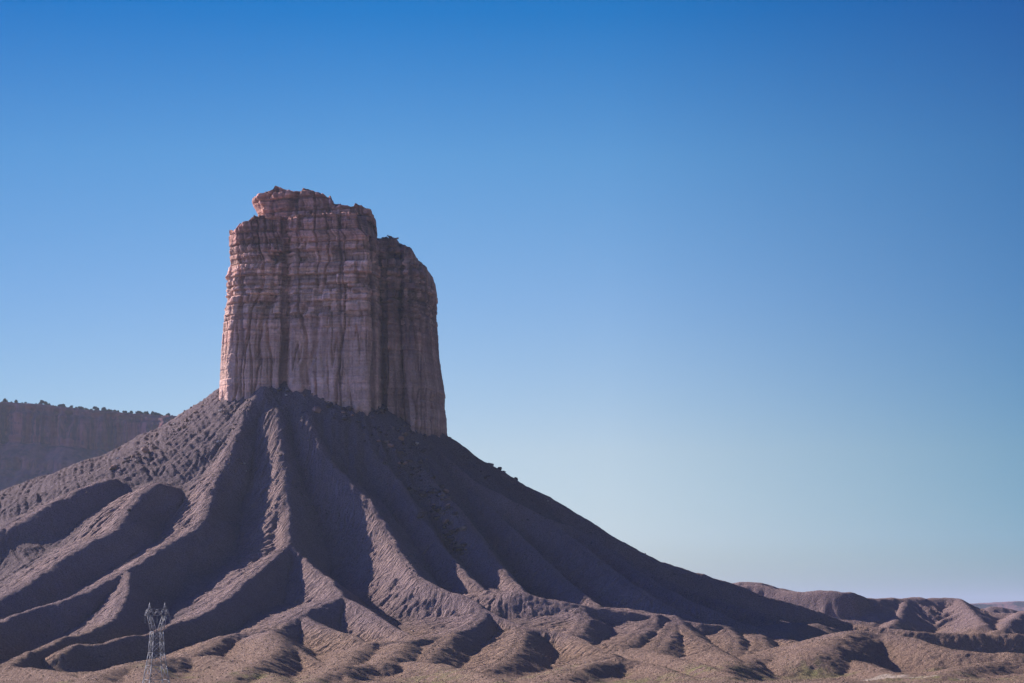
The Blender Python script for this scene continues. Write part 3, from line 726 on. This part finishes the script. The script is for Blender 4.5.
put_boulder(317, 413, 3.6, 'large reddish boulder at the upper left end of the dark rockfall', mesh=BMr[0])
put_boulder(401, 441, 2.8, 'reddish boulder on the upper right edge of the dark rockfall', mesh=BMr[1])
put_boulder(417, 446, 1.6, 'small pale boulder to the right of the rockfall below the butte', mesh=BMp[0])
put_boulder(548, 502, 1.1, 'small bright boulder alone on the shaded right slope near the skyline', mesh=BMp[1])
put_boulder(286, 397, 1.0, 'small white rock in shadow just under the middle of the butte wall', mesh=BMp[0])
put_boulder(221, 412, 2.0, 'pale boulder on the lit slope below the left corner of the butte', mesh=BMp[1])
put_boulder(114, 469, 2.8, 'brown boulder on the left slope, lowest of the large ones near the skyline', mesh=BMr[0])
put_boulder(146, 452, 3.0, 'large brown block on the left slope below a strip of boulders', mesh=BMr[1])
put_boulder(118, 459, 1.3, 'pale rock on the left skyline slope', mesh=BMp[0])
put_boulder(129, 511, 1.6, 'small dark rock perched on a lit spur of the left slope')
put_boulder(413, 632, 1.0, 'white rock at the mouth of a gully at the foot of the hill', mesh=BMp[1])
for (bx, by, bs, lb) in ((490, 465, 2.6, 'dark boulder on the right skyline, the uppermost and largest of four'), (499, 470.5, 2.3, 'dark boulder on the right skyline, second from the top of four'),
                         (504, 473, 1.8, 'dark boulder on the right skyline, third from the top of four'), (516, 480, 2.0, 'dark boulder on the right skyline, lowest of four')):
    x = (bx - 512) / F * 1500; o = bpy.data.objects.new('boulder', BMs[int(rng.integers(7))]); col.objects.link(o)
    z = max(float(ground_z(x, y_)) for y_ in range(1480, 1521, 5)); yy = max(range(1480, 1521, 5), key=lambda q: float(ground_z(x, q)))
    o.location = (x, yy, z + bs * .2); o.scale = (bs, bs, bs * .9); o.rotation_euler = (.3, .2, bx); tag(o, lb, 'boulder', 'boulders on the right skyline')
def strew(n, path, spread, smin, smax, label, group, pw=2.5, meshes=None):
    pth = np.array(path, float); L = np.concatenate([[0], np.cumsum(np.hypot(*np.diff(pth, axis=0).T))])
    for _ in range(n):
        t = rng.uniform(0, L[-1]); x = np.interp(t, L, pth[:, 0]); y = np.interp(t, L, pth[:, 1]); s = np.interp(t, L, spread)
        put_boulder(x + rng.normal() * s, y + rng.normal() * s * .6, smin + (smax - smin) * rng.uniform() ** pw, label, group, mesh=meshes[int(rng.integers(len(meshes)))] if meshes else None)
strew(165, [(335, 402), (360, 410), (385, 430), (405, 460), (430, 495), (450, 530), (462, 552)], [9, 16, 15, 12, 9, 8, 5], 1.1, 3.4,
      'angular boulder in the long rockfall running down the shaded slope below the butte', 'rockfall boulders below the butte', meshes=[BMs[0], BMs[1], BMs[3], BMs[4], BMs[6], BMs[2], BMs[5], BMb, BMr[1]])
strew(70, [(205, 404), (180, 425), (160, 440), (140, 455), (118, 468)], [8, 9, 9, 7, 5], .6, 2.1,
      'brown boulder among many on the lit slope below the left corner of the butte', 'boulders on the left slope', meshes=[BMs[2], BMb, BMb2, BMb, BMp[1]])
strew(48, [(224, 396), (250, 392), (285, 392), (330, 398), (375, 408), (410, 427), (440, 441)], [3, 4, 5, 5, 5, 4, 3], .7, 2.4,
      'broken block lying on the soil right at the foot of the butte wall', 'fallen blocks at the foot of the wall', meshes=[BMb, BMb2, BMs[0], BMs[2], BMs[5], BMs[3]])
strew(40, [(235, 395), (232, 430), (228, 455), (245, 480)], [8, 8, 6, 5], .5, 1.5,
      'small rock on the upper middle slope just left of the shaded gully', 'rocks on the upper middle slope', meshes=[BMb, BMb2, BMs[2], BMp[0]])
strew(25, [(455, 450), (500, 490), (540, 520)], [6, 9, 8], .5, 1.4,
      'small dark rock on the shaded slope to the right of the butte', 'rocks on the right slope')
# boulders on the ledges of the butte
for (bx, by, Y, bs, me_, lb) in ((252, 220, 1470, 2.4, BMs[2], 'tilted dark slab on the top left ledge of the butte'), (397, 238.5, 1475, 1.5, BMp[0], 'small sunlit block on top of the right shoulder of the butte'),
                                 (386, 237.5, 1475, 1.6, BMs[5], 'dark block on top of the right shoulder, left of the sunlit one')):
    o = bpy.data.objects.new('boulder', me_); col.objects.link(o); p = P(bx, by, Y)
    o.location = p; o.scale = (bs, bs, bs * .7); o.rotation_euler = (.2, -.3, 1.0); tag(o, lb, 'boulder')

# uncountable rubble and scrub
def clumps(name, pts, sizes, mat, seed, nf=5, up=False):
    g = np.random.default_rng(seed); n = len(pts)
    if up:
        c = np.repeat(pts, nf, 0); s = np.repeat(sizes, nf)[:, None]; m = len(c)
        a = g.uniform(0, 2 * math.pi, m); d = np.stack([np.cos(a), np.sin(a), np.zeros(m)], 1); out = np.stack([-np.sin(a), np.cos(a), np.zeros(m)], 1) * g.uniform(-.5, .5, (m, 1))
        zz = np.array((0, 0, 1.0)); q = [c - d * s * .5 + out * s * .4, c + d * s * .5 + out * s * .4, c + d * s * .35 + out * s + zz * s * g.uniform(.7, 1.2, (m, 1)), c - d * s * .4 + out * s + zz * s * g.uniform(.7, 1.2, (m, 1))]
        V = np.stack(q, 1).reshape(-1, 3); Fc = np.arange(4 * m).reshape(-1, 4)
    else:
        oc = np.array([(1, 0, 0), (0, 1, 0), (-1, 0, 0), (0, -1, 0), (0, 0, .8), (0, 0, -.8)], float)
        V = (pts[:, None, :] + oc[None] * sizes[:, None, None] * g.uniform(.6, 1.3, (n, 6, 1))).reshape(-1, 3)
        ft = np.array([(0, 1, 4), (1, 2, 4), (2, 3, 4), (3, 0, 4), (1, 0, 5), (2, 1, 5), (3, 2, 5), (0, 3, 5)])
        Fc = (np.arange(n)[:, None, None] * 6 + ft[None]).reshape(-1, 3)
    return tag(mesh_obj(name, V, Fc, mat, smooth=False), kind='stuff')
g = np.random.default_rng(77)
n = 9000; a = g.uniform(-math.pi, .0, n) ; r = 62 + 190 * g.uniform(0, 1, n) ** 1.3
x = XC + r * np.cos(a); y = YC + r * np.sin(a); dens = noise2(x / 22, y / 22, 3) + .35 * noise2(x / 7, y / 7, 4)
k = dens > .05 + r / 900; x, y = x[k], y[k]
clumps('rubble', np.stack([x, y, ground_z(x, y) + .1], 1), g.uniform(.2, .75, len(x)) ** 1.5 * 1.3, M_boulder, 5)
n = 22000; x = g.uniform(-330, 420, n); y = g.uniform(800, 1330, n); z = ground_z(x, y)
k = (z < 26 + 8 * noise2(x / 40, y / 40, 9)) & (noise2(x / 16, y / 16, 8) > -.25); x, y, z = x[k], y[k], z[k]
clumps('desert_scrub', np.stack([x, y, z], 1), g.uniform(.15, .42, len(x)), M_scrub, 6, nf=4, up=True)

# ------------------------------------------------------------------ transmission tower
def bars_mesh(bars, w):
    V = []; Fc = []
    for a, b, *ww in bars:
        ww = ww[0] if ww else w
        a = np.array(a, float); b = np.array(b, float); d = b - a; d /= np.linalg.norm(d)
        h = np.array((0, 0, 1.0)) if abs(d[2]) < .9 else np.array((1.0, 0, 0)); e = np.cross(d, h); e /= np.linalg.norm(e); f = np.cross(d, e); k = len(V)
        for p in (a, b):
            for s, t in ((-1, -1), (1, -1), (1, 1), (-1, 1)): V.append(p + e * s * ww / 2 + f * t * ww / 2)
        Fc += [(k, k + 1, k + 2, k + 3), (k + 7, k + 6, k + 5, k + 4)] + [(k + i, k + 4 + i, k + 4 + (i + 1) % 4, k + (i + 1) % 4) for i in range(4)]
    return np.array(V), Fc
TY0 = 800.0; TXc = (159.5 - 512) / F * TY0; TZ = float(ground_z(TXc, TY0)) - .3
tower = empty('transmission_tower', (TXc, TY0, TZ)); tower.rotation_euler = (0, 0, math.radians(33))
tag(tower, 'grey steel lattice transmission tower with two peaks standing before the hill', 'pylon')
HT = P(157, 602.5, TY0)[2] - TZ
u_ = HT / 29.0
def lv(z, hw, hd=None): hd = hw if hd is None else hd; return [np.array((sx * hw, sy * hd, z * u_)) for sx, sy in ((-1, -1), (1, -1), (1, 1), (-1, 1))]
L0, L1, L2, L3, L4, L5 = lv(0.2, 4.1, 3.2), lv(5, 3.35, 2.6), lv(9.5, 2.7, 2.1), lv(13.5, 2.1, 1.6), lv(17, 1.9, 1.5), lv(20, 1.75, 1.2)
LV = [L0, L1, L2, L3, L4, L5]
for i in range(4):
    V, Fc = bars_mesh([(LV[j][i], LV[j + 1][i]) for j in range(5)], .24); mesh_obj('leg', V, Fc, M_steel, tower, smooth=False)
    V, Fc = bars_mesh([(L0[i] + np.array((0, 0, -1.2)), L0[i] + np.array((0, 0, .35)))], .8); mesh_obj('footing', V, Fc, M_concrete, tower, smooth=False)
br = []
for j in range(5):
    for i in range(4):
        k = (i + 1) % 4
        br += [(LV[j][i], LV[j + 1][k]), (LV[j][k], LV[j + 1][i]), (LV[j + 1][i], LV[j + 1][k])]
V, Fc = bars_mesh(br, .12); mesh_obj('bracing', V, Fc, M_steel, tower, smooth=False)
top = 25.0
for s in (-1, 1):     # the two upper arms, from the waist out to the beam, then the peaks
    b_ = []
    A = [np.array((s * 1.75, -1.2, 20 * u_)), np.array((s * 1.75, 1.2, 20 * u_)), np.array((s * .6, -1.2, 20 * u_)), np.array((s * .6, 1.2, 20 * u_))]
    B = [np.array((s * 3.3, -.6, top * u_)), np.array((s * 3.3, .6, top * u_)), np.array((s * 2.2, -.6, top * u_)), np.array((s * 2.2, .6, top * u_))]
    mid = [(p + q) / 2 for p, q in zip(A, B)]
    b_ += [(p, q, .20) for p, q in zip(A, B)]
    b_ += [(A[0], mid[2]), (A[2], mid[0]), (mid[0], B[2]), (mid[2], B[0]), (A[1], mid[3]), (mid[1], B[3]), (mid[0], mid[1]), (mid[2], mid[3]), (mid[0], mid[2])]
    V, Fc = bars_mesh(b_, .11); mesh_obj('upper_arm', V, Fc, M_steel, tower, smooth=False)
    tip = np.array((s * 2.75, 0, 29.0 * u_)); C_ = [np.array((s * x_, y_, (top + 2) * u_)) for x_, y_ in ((3.1, -.4), (3.1, .4), (2.4, -.4), (2.4, .4))]
    V, Fc = bars_mesh([(c, tip, .13) for c in C_] + [((C_[0] + tip) / 2, (C_[2] + tip) / 2), (C_[0], (C_[2] + tip) / 2)], .08); mesh_obj('peak', V, Fc, M_steel, tower, smooth=False)
bm_ = []; xs_ = np.linspace(-4.3, 4.3, 9)
for sy in (-.6, .6):
    bm_ += [((-4.3, sy * .5, top * u_), (4.3, sy * .5, top * u_), .2), ((-3.4, sy, (top + 2) * u_), (3.4, sy, (top + 2) * u_), .2)]
    bm_ += [((-4.3, sy * .5, top * u_), (-3.4, sy, (top + 2) * u_), .2), ((4.3, sy * .5, top * u_), (3.4, sy, (top + 2) * u_), .14)]
    for i in range(8):
        z_ = (top, top + 2) if i % 2 else (top + 2, top); xa, xb = np.clip(xs_[i], -3.4, 3.4) if z_[0] > top else xs_[i], np.clip(xs_[i + 1], -3.4, 3.4) if z_[1] > top else xs_[i + 1]
        bm_.append(((xa, sy * .8, z_[0] * u_), (xb, sy * .8, z_[1] * u_)))
V, Fc = bars_mesh(bm_, .11); mesh_obj('crossarm', V, Fc, M_steel, tower, smooth=False)
def insulator_mesh(h):
    V = []; Fc = []; n = 8; prof = []
    k = 9
    for i in range(k): prof += [(.05, -h * i / k), (.17, -h * (i + .35) / k), (.05, -h * (i + .6) / k)]
    for r_, z_ in prof:
        for i in range(n): a_ = 2 * math.pi * i / n; V.append((r_ * math.cos(a_), r_ * math.sin(a_), z_))
    for j in range(len(prof) - 1):
        for i in range(n): Fc.append((j * n + i, (j + 1) * n + i, (j + 1) * n + (i + 1) % n, j * n + (i + 1) % n))
    return V, Fc
for x_ in (-4.3, 0, 4.6):
    V, Fc = insulator_mesh(2.7); o = mesh_obj('insulator', V, Fc, M_insul, tower); o.location = (x_, 0, (top - .05) * u_)

# ------------------------------------------------------------------ haze
import bmesh
bm = bmesh.new(); bmesh.ops.create_cube(bm, size=1.0)
hm = bpy.data.meshes.new('haze'); bm.to_mesh(hm); bm.free()
haze = bpy.data.objects.new('haze', hm); col.objects.link(haze)
zlo, zhi = -30.0, 396.0
haze.location = (0, 28000, (zlo + zhi) / 2); haze.scale = (90000, 66000, zhi - zlo)
mt = bpy.data.materials.new('haze_air'); mt.use_nodes = True; nt = mt.node_tree; nt.nodes.remove(nt.nodes['Principled BSDF'])
pv = nt.nodes.new('ShaderNodeVolumePrincipled'); pv.inputs['Color'].default_value = (.54, .64, .84, 1); pv.inputs['Density'].default_value = 0.000032; pv.inputs['Anisotropy'].default_value = 0.2
nt.links.new(pv.outputs[0], nt.nodes['Material Output'].inputs['Volume']); hm.materials.append(mt)
tag(haze, kind='stuff')
